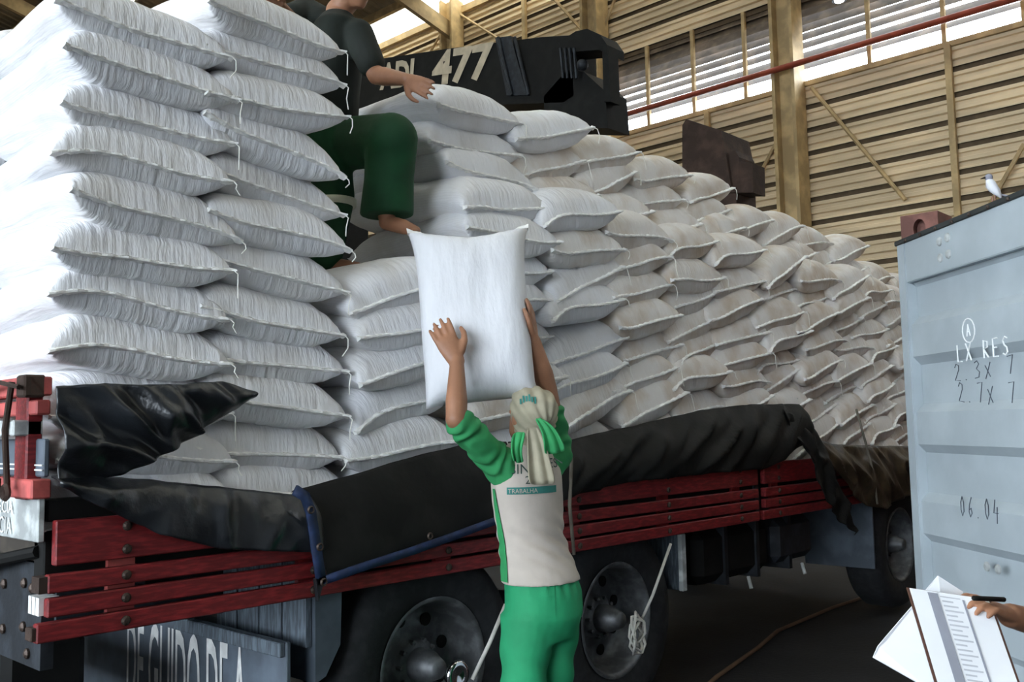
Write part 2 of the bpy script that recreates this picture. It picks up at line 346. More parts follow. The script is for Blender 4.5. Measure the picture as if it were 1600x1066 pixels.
MB().lathe([(.022, -.01), (.03, 0), (.022, .01), (.014, 0), (.022, -.01)], (XR-.09, 3.22, 1.425), (1, 0, 0), 16).build('latch_ring', M['rust'], truck)
MB().tube([(XR-.1, 3.10, 1.75), (XR-.12, 3.22, 1.77), (XR-.1, 3.40, 1.755), (XR-.11, 3.6, 1.765)], .008, 6).build('wire', M['rust'], truck)
sg = MB().box((XR-.03, 3.11, 1.27), (XR-.01, 5.4, 1.405), .003).build('sign_board', M['offw'], truck)
flat_text('lettering', 'ENECIA', .058, (XR-.031, 3.53, 1.350), (0, -1, 0), (0, 0, 1), M['chalk'], sg, 1.1)
flat_text('lettering', 'ANCIA', .078, (XR-.031, 3.55, 1.283), (0, -1, 0), (0, 0, 1), M['white'], sg, .95)
MB().box((XR-.03, 3.44, 1.395), (XR-.02, 3.52, 1.46)).build('red_patch', M['red'], sg)
MB().box((XR, YS, 1.33), (XR+.5, YS+.06, 1.40), .005).build('corner_sill', M['blackm'], truck)
bp_ = MB().box((XR+.02, 3.2, .86), (XR+.06, 3.62, 1.19)).build('rear_plate', M['steel'], truck)
for y, z in ((3.27, 1.11), (3.34, 1.12), (3.27, .97), (3.34, .98), (3.3, .90), (3.52, 1.1), (3.52, .95)):
    MB().lathe([(.017, 0), (.017, .008), (.008, .014), (.001, .015)], (XR+.02, y, z), (-1, 0, 0), 10).build('bolt', M['bolt'], bp_)
MB().tube([(XR+.0, 3.18, 1.235), (XR-.03, 3.45, 1.19), (XR-.05, 3.9, 1.10)], .02, 8).build('rear_bar', M['blackm'], truck)
MB().box((XR+.1, 3.75, .45), (XR+.4, 5.3, .85), .03).build('rear_box', M['blackm'], truck)
# rear mud flap with lettering
XF = 2.08
fp = MB().box((XF, 3.16, .22), (XF+.02, 5.4, .80), .004).build('mud_flap', M['flap'], truck)
MB().box((XF-.025, 3.17, .745), (XF, 4.0, .80), .004).build('flap_batten', M['greypl'], fp)
flat_text('lettering', 'DE GUIDO DE A', .56, (XF, 4.50, .35), (0, -1, 0), (0, 0, 1), M['white'], fp, .26, off=.006)
for i in range(4): MB().box((XF+.10, 3.18+.17*i, .76), (XF+.125, 3.34+.17*i, 1.08)).build('box_plank', M['greypl'], truck)
MB().prism([(XF+.13, 3.16, z) if k == 0 else (XF+.13+k*.0, 3.16, z) for k, z in ((0, .62), (0, 1.05))]+[(XF+.26, 3.16, 1.05), (XF+.25, 3.16, .75), (XF+.18, 3.16, .64)], (0, .5, 0)).build('mudguard', M['flap'], truck)
# wheels
def wheel(x, ya, r=.52, rr=.30, chrome=False, pale=False):
    wh = MB().lathe([(rr-.01, .02), (rr+.02, 0), (rr+.08, -.012), (r-.09, -.015), (r-.03, 0), (r, .04), (r, .24), (r-.03, .28), (rr, .28)], (x, ya, r+.03), (0, 1, 0), 56).build('wheel', M['tyre'], truck, True)
    rc = M['rim'] if not pale else M['offw']
    # dished rim with hand holes
    rim = MB().lathe([(rr+.008, .0), (rr-.006, -.006), (rr-.02, .02), (rr-.035, .08), (rr-.05, .16), (rr-.09, .175), (.12, .165), (.11, .12), (.085, .11), (.001, .11)], (x, ya, r+.03), (0, 1, 0), 48).build('rim', rc, wh, True)
    for k in range(8):
        a = k*PI/4+.3; c = V((x+math.cos(a)*(rr-.10), ya+.168, r+.03+math.sin(a)*(rr-.10)))
        MB().lathe([(.001, -.004), (.03, -.004), (.03, .01)], c, (0, 1, 0), 14).build('hand_hole', M['blackm'], wh)
    for k in range(10):
        a = k*PI/5; c = V((x+math.cos(a)*.105, ya+.10, r+.03+math.sin(a)*.105)); MB().lathe([(.012, .03), (.012, 0), (.001, -.004)], c, (0, 1, 0), 6).build('wheel_nut', M['rim'], wh)
    MB().lathe([(.075, .12), (.07, .04), (.06, .02), (.045, -.02), (.04, -.03), (.001, -.03)], (x, ya, r+.03), (0, 1, 0), 24).build('hub', rc, wh, True)
    if chrome:
        MB().lathe([(.03, .02), (.03, -.05), (.06, -.06), (.068, -.08), (.055, -.095), (.03, -.085), (.001, -.08)], (x+.06, ya-.0, r-.0), (0, 1, 0), 24).build('hub_cap', M['chrome'], wh, True)
    return wh
W1 = wheel(2.86, 3.19, chrome=True); W2 = wheel(4.18, 3.19); W3 = wheel(8.12, 3.19)
for x in (2.86, 4.18, 8.12):
    MB().lathe([(.52, 0), (.52, .27), (.3, .27), (.3, 0), (.52, 0)], (x, 5.12, .55), (0, 1, 0), 40).build('far_tyre', M['tyre'], truck, True)
    MB().tube([(x, 3.3, .55), (x, 5.2, .55)], .07, 12).build('axle', M['steel'], truck)
    for y in (3.85, 4.75): MB().box((x-.06, y-.04, .55), (x+.06, y+.04, .84)).build('axle_hanger', M['steel'], truck)
# under-bed gear: flaps and tank
MB().box((4.80, 3.17, .62), (4.82, 3.60, .95), .004).build('mud_flap', M['greypl'], truck)
MB().box((4.78, 3.16, .62), (4.825, 3.19, .95), .004).build('flap_edge', M['offw'], truck)
tk = MB().box((5.05, 3.22, .60), (5.95, 3.75, .94), .06).build('fuel_tank', M['blackm'], truck)
MB().box((6.0, 3.20, .63), (6.55, 3.75, .93), .05).build('tool_box', M['steel'], truck)
for x in (5.35, 5.75, 6.2): MB().box((x-.02, 3.205, .58), (x+.02, 3.77, .96)).build('tank_strap', M['steel'], tk)
for x in (5.6, 6.35): MB().tube([(x, 3.2, .60), (x-.02, 3.17, .53)], .012, 6).build('drain_lever', M['offw'], tk)
MB().box((7.50, 3.16, .42), (7.52, 3.75, 1.0), .004).build('mud_flap', M['flap'], truck)
MB().box((7.2, 3.3, .93), (9.2, 3.7, 1.12), .02).build('side_box', M['steel'], truck)
# rods and rope tied at the wheels
MB().tube([on(1048, 850, 'y', 3.05), on(1020, 930, 'y', 3.06), on(1003, 968, 'y', 3.1)], .009, 6).build('tie_cord', M['ropew'], truck, True)
MB().tube([on(790, 945, 'y', 3.05), on(765, 1005, 'y', 3.06), on(738, 1062, 'y', 3.1)], .010, 6).build('tie_cord', M['ropew'], truck, True)
kc = V((4.22, 3.09, .52)); pts = []
for i in range(40):
    a = i*.75; pts.append(kc+V((math.cos(a)*.05+.0*i, math.sin(i*1.3)*.02, math.sin(a)*.08-.002*i)))
MB().tube(pts, .008, 5).build('rope_knot', M['ropew'], truck, True)

# ------------------------------------------------------------------ sacks
SW, SL, SH = .65, .95, .235
def pillow(seed, W=SW, L=SL, H=SH, nu=20, nv=26, droop=.05):
    rnd = random.Random(seed); ox = V((rnd.uniform(0, 50), rnd.uniform(0, 50), rnd.uniform(0, 50)))
    sag = rnd.uniform(-.5, 1)*.025; tw = rnd.uniform(-.03, .03); sk = rnd.uniform(-.03, .03)
    def outline(u, v):
        x = W/2*u*(1-.07*(1-abs(v)**5)); y = L/2*v*(1-.045*(1-abs(u)**3))
        zc = sag*(1-u*u) - droop*max(0, -v-.45)**2/.3 + tw*u*v + sk*u*u*u
        zc += .012*noise.noise(V((u*1.3, v*1.3, 0))+ox)
        return V((x, y, zc))
    def thick(u, v): return H/2*(max(0, 1-abs(u)**3.4))**.6*(max(0, 1-abs(v)**9))**.45
    vs, idx = [], {}
    us = [math.sin(PI/2*(-1+2*i/nu))*.35+(-1+2*i/nu)*.65 for i in range(nu+1)]; vv = [math.sin(PI/2*(-1+2*j/nv))*.55+(-1+2*j/nv)*.45 for j in range(nv+1)]
    for side in (1, -1):
        for i, u in enumerate(us):
            for j, v in enumerate(vv):
                edge = i in (0, nu) or j in (0, nv)
                if edge and side == -1: idx[side, i, j] = idx[1, i, j]; continue
                p = outline(u, v); t = thick(u, v)
                t *= 1+.10*noise.noise(V((u*1.6, v*2.2, side*3))+ox)
                wr = .006*noise.noise(V((u*9, v*1.6, side*7))+ox) if not edge else 0
                vs.append(p+V((0, 0, side*(t*(1.05 if side > 0 else .95)+wr)))); idx[side, i, j] = len(vs)-1
    fs = []
    for i in range(nu):
        for j in range(nv):
            a = [(i, j), (i+1, j), (i+1, j+1), (i, j+1)]
            fs.append(tuple(idx[1, *q] for q in a)); fs.append(tuple(idx[-1, *q] for q in reversed(a)))
    me = MB().add(vs, fs).mesh('sack'); me.polygons.foreach_set('use_smooth', [True]*len(me.polygons))
    # stitched tape along the mouth
    sm = MB(); N = 36; rows = []
    for i in range(N+1):
        u = -1+2*i/N; p = outline(u, -1); h = .011+.003*math.sin(i*2.1+seed); jg = .004*math.sin(i*1.7+seed*3)
        rows.append([p+V((0, .012, h)), p+V((0, -.016+jg, .003)), p+V((0, -.016+jg, -.004)), p+V((0, .012, -h))])
    sm.add([q for r in rows for q in r], [(4*i+k, 4*i+(k+1) % 4, 4*i+4+(k+1) % 4, 4*i+4+k) for i in range(N) for k in range(4)]+[(3, 2, 1, 0), (4*N, 4*N+1, 4*N+2, 4*N+3)])
    sme = sm.mesh('seam')
    e = outline(1, -1); ln = rnd.uniform(.05, .11)
    th = MB().tube([e+V((-.01, -.01, 0)), e+V((.004, -.02, -.015)), e+V((rnd.uniform(-.01, .01), -.022, -ln*.6)), e+V((rnd.uniform(-.02, .02), -.02, -ln))], .0025, 5).mesh('thread')
    return me, sme, th
VAR = [pillow(s) for s in range(9)]
for a in VAR:
    pass
VARW = []
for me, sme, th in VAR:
    m2 = me.copy(); me.materials.append(M['sack']); m2.materials.append(M['sackw']); sme.materials.append(M['seam']); th.materials.append(M['thread']); VARW.append((m2, sme, th))
RS = random.Random(4)
def sack(c, rot=(0, 0, 0), label='', tinted=False, group=None, var=None, sc=(1, 1, 1), seam=True, thread=None):
    k = RS.randrange(9) if var is None else var
    me, sme, th = (VARW if tinted else VAR)[k]
    o = bpy.data.objects.new('grain_sack', me); COL.objects.link(o); o.location = c; o.rotation_euler = rot; o.scale = sc
    tag(o, label, 'sack', group)
    if seam:
        s = bpy.data.objects.new('seam', sme); COL.objects.link(s); s.parent = o
    if (RS.random() < .6 if thread is None else thread):
        t = bpy.data.objects.new('thread', th); COL.objects.link(t); t.parent = o
    return o
J = lambda a: RS.uniform(-a, a)
Z0, DZ = 1.30, .172
YF = 3.17       # front (mouth) line of the sacks
# left stack: corner column and the column beside it, front and second row
for k in range(11):
    z = Z0+DZ*(k+.5)
    sack((1.54+J(.02), YF+SL/2+J(.03), z), (J(.03), .05+J(.05), J(.05)), f'white woven sack at the rear corner of the left stack, {ORD[k]} layer{" up" if k else ""}', group='sacks at the rear corner of the left stack', thread=True)
    sack((2.08+J(.025), YF+SL/2+.02+J(.03), z+.012), (J(.03), .07+J(.06), J(.05)), f'white woven sack in the inner column of the left stack, {ORD[k]} layer{" up" if k else ""}', group='sacks in the inner column of the left stack', thread=True)
    sack((1.55+J(.03), YF+1.5*SL+.0+J(.03), z+.01), (J(.03), J(.05), PI+J(.06)), f'bright white sack behind the rear corner sack, {ORD[k]} layer{" up" if k else ""}', group='sacks behind the rear corner column')
sack((2.05, YF+SL/2+.02, Z0+DZ*11.55), (.02, .09, .05), 'white woven sack in the inner column of the left stack, topmost layer', thread=True)
sack((1.56, YF+SL*1.5, Z0+DZ*11.4), (0, 0, .1), 'white sack on top of the left stack at the back')
# low middle column where the load has been taken down
for k in range(6):
    z = Z0+DZ*(k+.5)
    sack((2.70+J(.04), YF+SL/2-.02+J(.03), z), (J(.03), -.22+J(.07), J(.06)), f'white woven sack in the low middle column, {ORD[k]} layer{" up" if k else ""}', group='sacks in the low middle column', thread=True)
for k in range(7):
    z = Z0+DZ*(k+.5)
    for c, x in enumerate((2.15, 2.75)):
        sack((x+J(.04), YF+1.5*SL+.03+J(.03), z), (J(.03), J(.06), J(.06)), f'shaded white sack behind the low column, {ORD[k]} layer, {"left" if c == 0 else "right"} of two', group='sacks in the second row behind the gap')
sack((3.1, YF+SL*1.55, Z0+DZ*11.3), (0, -.05, .2), 'white sack lying flat in the second row behind the hand of the upper worker')
sack((3.15, YF+SL*1.6, Z0+DZ*10.2), (0, -.05, .1), 'white sack in the second row just below the one behind the hand')
# long right stack, each sack leaning on its neighbour like shingles
for k in range(12):
    z = Z0+DZ*(k+.5); x = 3.06+SW/2+J(.03)+(.0 if k % 2 == 0 else .02); c = 0
    while x < 9.3:
        top = 12 if x < 6.2 else (11 if x < 7.9 else 10)
        drop = 0 if x < 4.2 else -.012*(x-4.2)
        if k < top:
            lean = -(.07+J(.05)) if c == 0 else -(.24+J(.09))
            tinted = x > 4.2 or RS.random() < .3  # these sacks get the colour with warm light painted in
            lab = f'{"dusty " if tinted else ""}white woven sack, {ORD[k]} layer{" up" if k else ""}, {ORD1[c]} from the gap in the long right stack'
            sack((x, YF+SL/2+.02+J(.045)+(.02*k if k > 8 else 0), z+drop+J(.01)), (J(.04), lean, J(.07)), lab, tinted, 'sacks in the long right stack', sc=(1.03, 1, 1.1))
        c += 1; x += .555+J(.05)+(.03 if c == 1 else 0)
# sack in mid-air
fl_me, fl_sm, fl_th = pillow(77, .52, .80, .25, droop=0)
fl_me.materials.append(M['sackf']); fl_sm.materials.append(M['seam'])
for me_ in (fl_me, fl_sm):
    for v in me_.vertices:
        q = v.co.y/.40; v.co.x *= .93+.09*max(0, -q)**2.2-.05*max(0, q)**3; v.co.z += .05*q*q-.02
        if q < -.5: v.co.y += .045*(1-min(1, abs(v.co.x)/.25)**1.5)*(-q-.5)*2
fs_ = bpy.data.objects.new('grain_sack', fl_me); COL.objects.link(fs_)
tag(fs_, 'white sack held up in the air by the worker in front of the stack', 'sack')
fc = deep(741, 485, 3.98); ax = CR.copy(); ax.z = 0; ax.normalize(); up = (V((0, 0, 1))*.96 + CF*.28 - ax*.07).normalized(); nz_ = ax.cross(-up).normalized()
ax = (-up).cross(nz_).normalized()
fs_.matrix_world = Matrix(((ax.x, -up.x, nz_.x, fc.x), (ax.y, -up.y, nz_.y, fc.y), (ax.z, -up.z, nz_.z, fc.z), (0, 0, 0, 1)))
s_ = bpy.data.objects.new('seam', fl_sm); COL.objects.link(s_); s_.parent = fs_

# ------------------------------------------------------------------ tarpaulins
def resample(poly, n):
    poly = [V((p[0], p[1])) for p in poly]; d = [0]
    for a, b in zip(poly, poly[1:]): d.append(d[-1]+(b-a).length)
    out = []
    for i in range(n+1):
        t = d[-1]*i/n; k = max(j for j in range(len(d)) if d[j] <= t+1e-9); k = min(k, len(poly)-2)
        out.append(poly[k].lerp(poly[k+1], (t-d[k])/max(1e-9, d[k+1]-d[k])))
    return out
def px(pts, y=3.08): return [(p.x, p.z) for p in (on(a, b, 'y', y) for a, b in pts)]
def drape(name, top, bot, ytop, ybot, m, parent=None, nu=70, nv=22, fold=.02, fs=3.0, belly=.03, seed=0, th=.006, slant=0.0):
    T, B = resample(top, nu), resample(bot, nu); vs = []
    for j in range(nv+1):
        t = j/nv
        for i in range(nu+1):
            p = T[i].lerp(B[i], t); q = V((p.x*fs+slant*p.y*fs, p.y*fs*.7, seed))
            ridge = 1-abs(noise.noise(q))*2
            y = ytop+(ybot-ytop)*t**.8 - belly*math.sin(PI*t) - fold*(ridge**2-.4)*(.35+.65*min(1, t*3)) - .5*fold*noise.noise(q*2.7)
            vs.append((p.x, min(y, 3.40), p.y+.004*noise.noise(q*3)))
    fsx = [(j*(nu+1)+i, j*(nu+1)+i+1, (j+1)*(nu+1)+i+1, (j+1)*(nu+1)+i) for j in range(nv) for i in range(nu)]
    o = MB().add(vs, fsx).build(name, m, parent, True)
    s = o.modifiers.new('thick', 'SOLIDIFY'); s.thickness = th; s.offset = 0
    return o
ta = drape('tarpaulin', px([(84, 745), (170, 745), (330, 760), (420, 770), (486, 775)]), px([(84, 757), (150, 792), (240, 833), (340, 858), (497, 862)]), 3.10, 3.045, M['plastic'], None, fold=.035, fs=5, seed=3)
tag(ta, 'crinkled black plastic sheet bunched over the rear corner of the truck', 'tarpaulin')
drape('raised_corner', px([(86, 604), (150, 600), (250, 603), (345, 597), (394, 612)]), px([(86, 752), (130, 752), (190, 742), (290, 690), (392, 622)]), 3.06, 3.07, M['plastic'], ta, nu=80, nv=34, fold=.06, fs=5.5, belly=.03, seed=9, slant=1.0)
tb = drape('tarpaulin', px([(466, 768), (560, 742), (640, 718), (740, 693), (800, 690)]), px([(500, 908), (560, 888), (640, 862), (765, 818), (800, 808)]), 3.12, 3.03, M['canvas'], None, fold=.012, fs=2.5, seed=21)
tag(tb, 'black canvas tarpaulin with blue eyelet hem draped along the truck side', 'tarpaulin')
drape('long_side', px([(800, 690), (890, 690), (1000, 665), (1100, 642), (1180, 632), (1255, 632)]), px([(800, 808), (880, 775), (985, 752), (1100, 740), (1190, 732), (1262, 690)]), 3.12, 3.05, M['canvas'], tb, nu=110, fold=.045, fs=3.2, belly=.06, seed=33, slant=-1.3)
drape('hanging_tail', px([(1215, 640), (1240, 650), (1266, 668)]), px([(1262, 770), (1295, 815), (1316, 835)]), 3.06, 2.98, M['canvas'], tb, nu=24, nv=40, fold=.05, fs=5, seed=44)
tc_ = drape('tarpaulin', px([(1262, 682), (1300, 694), (1360, 697), (1440, 697)]), px([(1312, 765), (1345, 790), (1365, 795), (1440, 752)]), 3.08, 3.02, M['canvasb'], None, fold=.06, fs=3.4, seed=51, slant=.8)
tag(tc_, 'brownish weathered tarpaulin folded at the far end of the load', 'tarpaulin')
def strip(pts, wd, name, parent):
    P3 = [on(a, b, 'y', 3.0) for a, b in pts]; n = len(P3); vs = []
    for i, p in enumerate(P3):
        t = (P3[min(i+1, n-1)]-P3[max(i-1, 0)]).normalized(); s = V((0, -1, 0)).cross(t).normalized()*wd/2
        for dy in (0, .012): vs += [p+s+V((0, dy, 0)), p-s+V((0, dy, 0))]
    fsx = []
    for i in range(n-1):
        a, b = 4*i, 4*i+4; fsx += [(a, a+1, b+1, b), (a+2, b+2, b+3, a+3), (a, b, b+2, a+2), (a+1, a+3, b+3, b+1)]
    fsx += [(0, 2, 3, 1), (4*n-4, 4*n-3, 4*n-1, 4*n-2)]
    return MB().add(vs, fsx).build(name, M['blue'], parent, True)
strip([(462, 766), (478, 776), (487, 800), (493, 840), (499, 880), (504, 912)], .040, 'hem', tb)
strip([(500, 910), (560, 889), (640, 863), (700, 842), (765, 818), (810, 803)], .032, 'hem', tb)
for a, b in ((486, 797), (500, 855), (506, 910), (672, 838)):
    MB().lathe([(.008, -.004), (.012, -.006), (.016, 0), (.012, .004), (.008, -.004)], on(a, b, 'y', 2.992), (0, 1, 0), 14).build('eyelet', M['bolt'], tb)
MB().prism([on(494, 905, 'y', 3.0), on(508, 905, 'y', 3.0), on(502, 925, 'y', 3.0), on(498, 940, 'y', 3.0)], (0, .02, 0)).build('hem_tie', M['plastic'], tb)
for nm, pts in (('a', [(862, 620), (882, 665), (893, 720), (890, 790), (897, 867)]), ('b', [(1338, 640), (1352, 690), (1365, 740), (1371, 788)])):
    o = MB().tube([on(x, y, 'y', 3.0) for x, y in pts], .009, 8).build('rope', M['rope'], None, True)
    tag(o, 'grey rope hanging over the tarpaulin beside the lifting worker' if nm == 'a' else 'thin rope hanging over the brownish tarpaulin at the far end', 'rope')
# hose on the floor
ho = MB().tube([on(x, y, 'z', .015) for x, y in ((1090, 1085), (1120, 1058), (1185, 1012), (1215, 986), (1300, 950), (1360, 930), (1440, 912))], .014, 8).build('hose', M['hose'], None, True)
tag(ho, 'brown cable snaking across the dark floor beside the truck', 'cable')

# ------------------------------------------------------------------ machine behind the load
XM = 9.2; k_ = XM/11
mc = empty('handling_machine', (XM, 10.5, 0), 'black lifting machine boom with sand-coloured number 477 behind the sacks', 'machine')
def mpt(x, y, dx=0): p = on(x, y, 'x', XM); p.x += dx; return p
MB().prism([mpt(470, 110), mpt(560, 97), mpt(700, 76), mpt(845, 58), mpt(893, 55), mpt(896, 150), mpt(880, 160), mpt(600, 170), mpt(470, 180)], (.5, 0, 0)).build('boom', M['blackm'], mc)
MB().prism([mpt(776, 60, -.03), mpt(800, 57, -.03), mpt(826, 150, -.03), mpt(794, 150, -.03)], (.05, 0, 0)).build('boom_joint', M['steel'], mc)
for a in (786, 812): MB().tube([mpt(a-4, 60, -.05), mpt(a+18, 150, -.05)], .025, 6).build('boom_hose', M['steel'], mc)
MB().prism([mpt(890, 60, -.06), mpt(904, 51, -.06), mpt(922, 47, -.06), mpt(942, 56, -.06), mpt(953, 72, -.06), mpt(953, 86, -.06), mpt(940, 80, -.06), mpt(912, 82, -.06), mpt(890, 84, -.06)], (.35, 0, 0)).build('hook_arm', M['blackm'], mc)
MB().prism([mpt(944, 72, -.04), mpt(953, 72, -.04), mpt(957, 160, -.04), mpt(946, 160, -.04)], (.2, 0, 0)).build('hook_shank', M['blackm'], mc)
MB().prism([mpt(850, 150), mpt(885, 110), mpt(912, 112), mpt(945, 142), mpt(950, 200), mpt(850, 200)], (.45, 0, 0)).build('boom_head', M['blackm'], mc)
for i in range(4): MB().tube([mpt(882+i*7, 78, -.08), mpt(886+i*7, 125, -.08)], .02, 6).build('cylinder_line', M['steel'], mc)
MB().ball(mpt(914, 103, -.05), .075).build('pivot', M['steel'], mc, True)
p0 = mpt(588, 137, -.02); d_ = (mpt(765, 112, -.02)-p0); d_.x = 0
flat_text('lettering', 'ADL', .56, mpt(596, 139, -.01), d_, (0, 0, 1), M['letter'], mc, .85, shear=.12, off=.022)
flat_text('lettering', '477', .68, mpt(676, 132, -.01), d_, (0, 0, 1), M['letter'], mc, 1.18, shear=.15, off=.025)
MB().box((XM-.3, 13.2, 0), (XM+1.2, 15.5, 6.0), .05).build('machine_body', M['blackm'], mc)
MB().obox((XM+.25, 13.4, 6.3), (.25, 0, 0), (0, 1.2, 0), (0, 0, .6)).build('boom_root', M['blackm'], mc)
XM = 10.4
rc_ = empty('rusty_crane_head', (XM+.1, 6.5, 0), 'rusty dark machine head rising behind the middle of the sack pile', 'machine')
MB().prism([mpt(1066, 196), mpt(1072, 186), mpt(1127, 204), mpt(1134, 240), mpt(1142, 290), mpt(1066, 290)], (.7, 0, 0)).build('housing', M['rust'], rc_)
MB().prism([mpt(1134, 238, .05), mpt(1146, 234, .05), mpt(1151, 244, .05), mpt(1152, 300, .05), mpt(1134, 300, .05)], (.4, 0, 0)).build('bracket', M['rust'], rc_)
MB().prism([mpt(1152, 250, .05), mpt(1173, 254, .05), mpt(1174, 300, .05), mpt(1152, 300, .05)], (.3, 0, 0)).build('bracket', M['rust'], rc_)
pb = mpt(1110, 285, .3); MB().box((XM+.1, pb.y-.3, 0), (XM+.6, pb.y+.3, pb.z)).build('post', M['rust'], rc_)

# ------------------------------------------------------------------ container with its door ajar
HX, HY = 4.72, 1.77
ct = empty('shipping_container', (7.8, .6, 0), 'brown-red shipping container with a pierced corner casting, parked beside the truck', 'container')
MB().box((HX+.12, HY-2.42, .15), (HX+6.1, HY, 2.50)).build('body', M['boxred'], ct)
MB().box((HX+.05, HY-2.42, 2.44), (HX+.2, HY-.17, 2.545), .01).build('header', M['boxred'], ct)
for y in (HY-.17, HY-2.43):
    # corner casting: block with an oval hole built as a ring of faces
    mb = MB(); n = 24; yc, zc = y+.085, 2.535; x0, x1 = HX+.02, HX+.22; o_, i_ = [], []
    for k in range(n):
        a = 2*PI*k/n; ca, sa = math.cos(a), math.sin(a); s = 1/max(abs(ca), abs(sa)); o_.append((ca*s*.09, sa*s*.075)); i_.append((ca*.03, sa*.048))
    vs = [(x0, yc+a, zc+b) for a, b in o_]+[(x0, yc+a, zc+b) for a, b in i_]+[(x0+.05, yc+a, zc+b) for a, b in i_]+[(x1, yc+a, zc+b) for a, b in o_]
    fsx = []
    for k in range(n):
        q = (k+1) % n; fsx += [(k, q, n+q, n+k), (n+k, n+q, 2*n+q, 2*n+k), (k, 3*n+k, 3*n+q, q)]
    fsx += [tuple(range(2*n, 3*n)), tuple(range(3*n, 4*n))]
    mb.add(vs, fsx).build('corner_casting', M['boxred'], ct)
    MB().box((HX+.04, y, .0), (HX+.2, y+.17, 2.46)).build('corner_post', M['boxred'], ct)
DD = V((-.676, -.737, 0)).normalized(); DN = V((-.737, .676, 0)).normalized(); Hn = V((HX, HY, 0)); UP = V((0, 0, 1))
dr = empty('container_door', (HX, HY, 0), 'pale grey-blue container door standing ajar, with handwritten chalk and marker notes', 'door')
def dbox(a0, a1, z0, z1, d0, d1, name, m, ch=0): 
    c = Hn+DD*(a0+a1)/2+UP*(z0+z1)/2+DN*(d0+d1)/2
    return MB().obox(c, DD*(a1-a0)/2, DN*(d1-d0)/2, UP*(z1-z0)/2, ch).build(name, m, dr)
DT = 2.46
dbox(0, .075, .22, DT, -.03, .025, 'hinge_stile', M['door'], .004)
dbox(.075, 1.16, DT-.20, DT, -.03, .022, 'top_rail', M['door'], .004)
dbox(.075, 1.16, .22, .40, -.03, .022, 'bottom_rail', M['door'], .004)
dbox(1.10, 1.18, .22, DT, -.03, .022, 'closing_stile', M['door'], .004)
dbox(-.01, 1.2, DT-.004, DT+.02, -.03, .032, 'gasket', M['gasket'], .003)
prof = [(DT-.20, -.012)]
zz = DT-.20
while zz > .62: prof += [(zz-.02, -.03), (zz-.17, -.03), (zz-.21, .008), (zz-.36, .008), (zz-.40, -.03)]; zz -= .42
prof += [(.40, -.03)]
mb = MB(); vs = []
for a in (.075, 1.10):
    for z, d in prof: vs.append(Hn+DD*a+UP*z+DN*d)
n = len(prof); mb.add(vs, [(i, i+1, n+i+1, n+i) for i in range(n-1)]); pn = mb.build('panel', M['door'], dr)
pn.modifiers.new('t', 'SOLIDIFY').thickness = .003
for a, z in ((.40, DT-.06), (.47, DT-.055), (.40, DT-.135), (.47, DT-.13), (.62, .98), (.70, .98)):
    MB().lathe([(.021, 0), (.019, .006), (.010, .011), (.001, .012)], Hn+DD*a+UP*z+DN*.022, DN, 12).build('rivet', M['offw'], dr)
for i in range(7):
    MB().ball(Hn+DD*(.11+.14*i)+UP*(DT+.003)+DN*.033, .009).build('gasket_rivet', M['bolt'], dr)
# handwritten notes as strokes on the door
ST = {'L': [[(0, 1), (0, 0), (.6, 0)]], 'X': [[(0, 1), (.7, 0)], [(.7, 1), (0, 0)]], 'R': [[(0, 0), (0, 1), (.5, .9), (.5, .6), (0, .5), (.6, 0)]], 'E': [[(.6, 1), (0, 1), (0, 0), (.6, 0)], [(0, .5), (.45, .5)]],
      'S': [[(.6, .9), (.3, 1), (.05, .8), (.2, .55), (.5, .4), (.55, .15), (.3, 0), (0, .1)]], '2': [[(0, .8), (.2, 1), (.5, .9), (.5, .65), (0, .05), (.65, 0)]], '.': [[(.1, .02), (.16, 0)]],
      '3': [[(0, .9), (.3, 1), (.5, .8), (.2, .55), (.55, .35), (.45, .05), (0, .02)]], '7': [[(0, .95), (.6, 1), (.25, 0)]], 'x': [[(0, .65), (.55, 0)], [(.6, .8), (0, -.1)]],
      '0': [[(.3, 1), (.05, .7), (.05, .3), (.25, 0), (.5, .25), (.5, .7), (.3, 1)]], '6': [[(.5, 1), (.15, .6), (.05, .25), (.25, 0), (.5, .2), (.4, .45), (.1, .35)]], '4': [[(.25, 1), (0, .35), (.6, .35)], [(.5, .65), (.4, -.15)]],
      'A': [[(.1, 0), (.3, 1), (.55, 0)], [(.17, .4), (.48, .4)]], 'O': [[(math.cos(a*PI/8)*.75+.32, math.sin(a*PI/8)*.95+.5) for a in range(17)]], ' ': []}
def note(txt, px0, px1, h, m, r, name, adv=.9):
    # photo points give where the note sits on the door's own plane
    def dpt(x, y):
        d = ray(x, y); o = V((0, 0, CAMH)); t = (Hn-o).dot(DN)/d.dot(DN); p = o+d*t-Hn; return p.dot(DD), p.z
    a0, z0 = dpt(*px0); a1, z1 = dpt(*px1); n = len(txt); mb = MB()
    for i, ch in enumerate(txt):
        for stv in ST[ch]:
            pts = []
            for u, v in stv:
                f = (i+u*adv*.9)/n; pts.append(Hn+DD*(a0+(a1-a0)*f)+UP*(z0+(z1-z0)*f+v*h)+DN*.012)
            mb.tube(pts, r, 5)
    mb.build(name, m, dr)
note('LX RES', (1501, 566), (1588, 553), .075, M['chalk'], .0035, 'chalk_note')
note('A', (1514, 526), (1528, 523), .05, M['chalk'], .003, 'chalk_note'); note('O', (1514, 527), (1530, 525), .055, M['chalk'], .003, 'chalk_ring')
note('2.3x 7', (1497, 596), (1598, 582), .075, M['ink'], .002, 'marker_note'); note('2.7x 7', (1503, 628), (1600, 630), .085, M['ink'], .002, 'marker_note')
note('06.04', (1506, 806), (1572, 815), .085, M['ink'], .0022, 'marker_note')
bd = empty('pigeon', (0, 0, 0), 'small white and grey pigeon perched on top of the container door', 'bird')
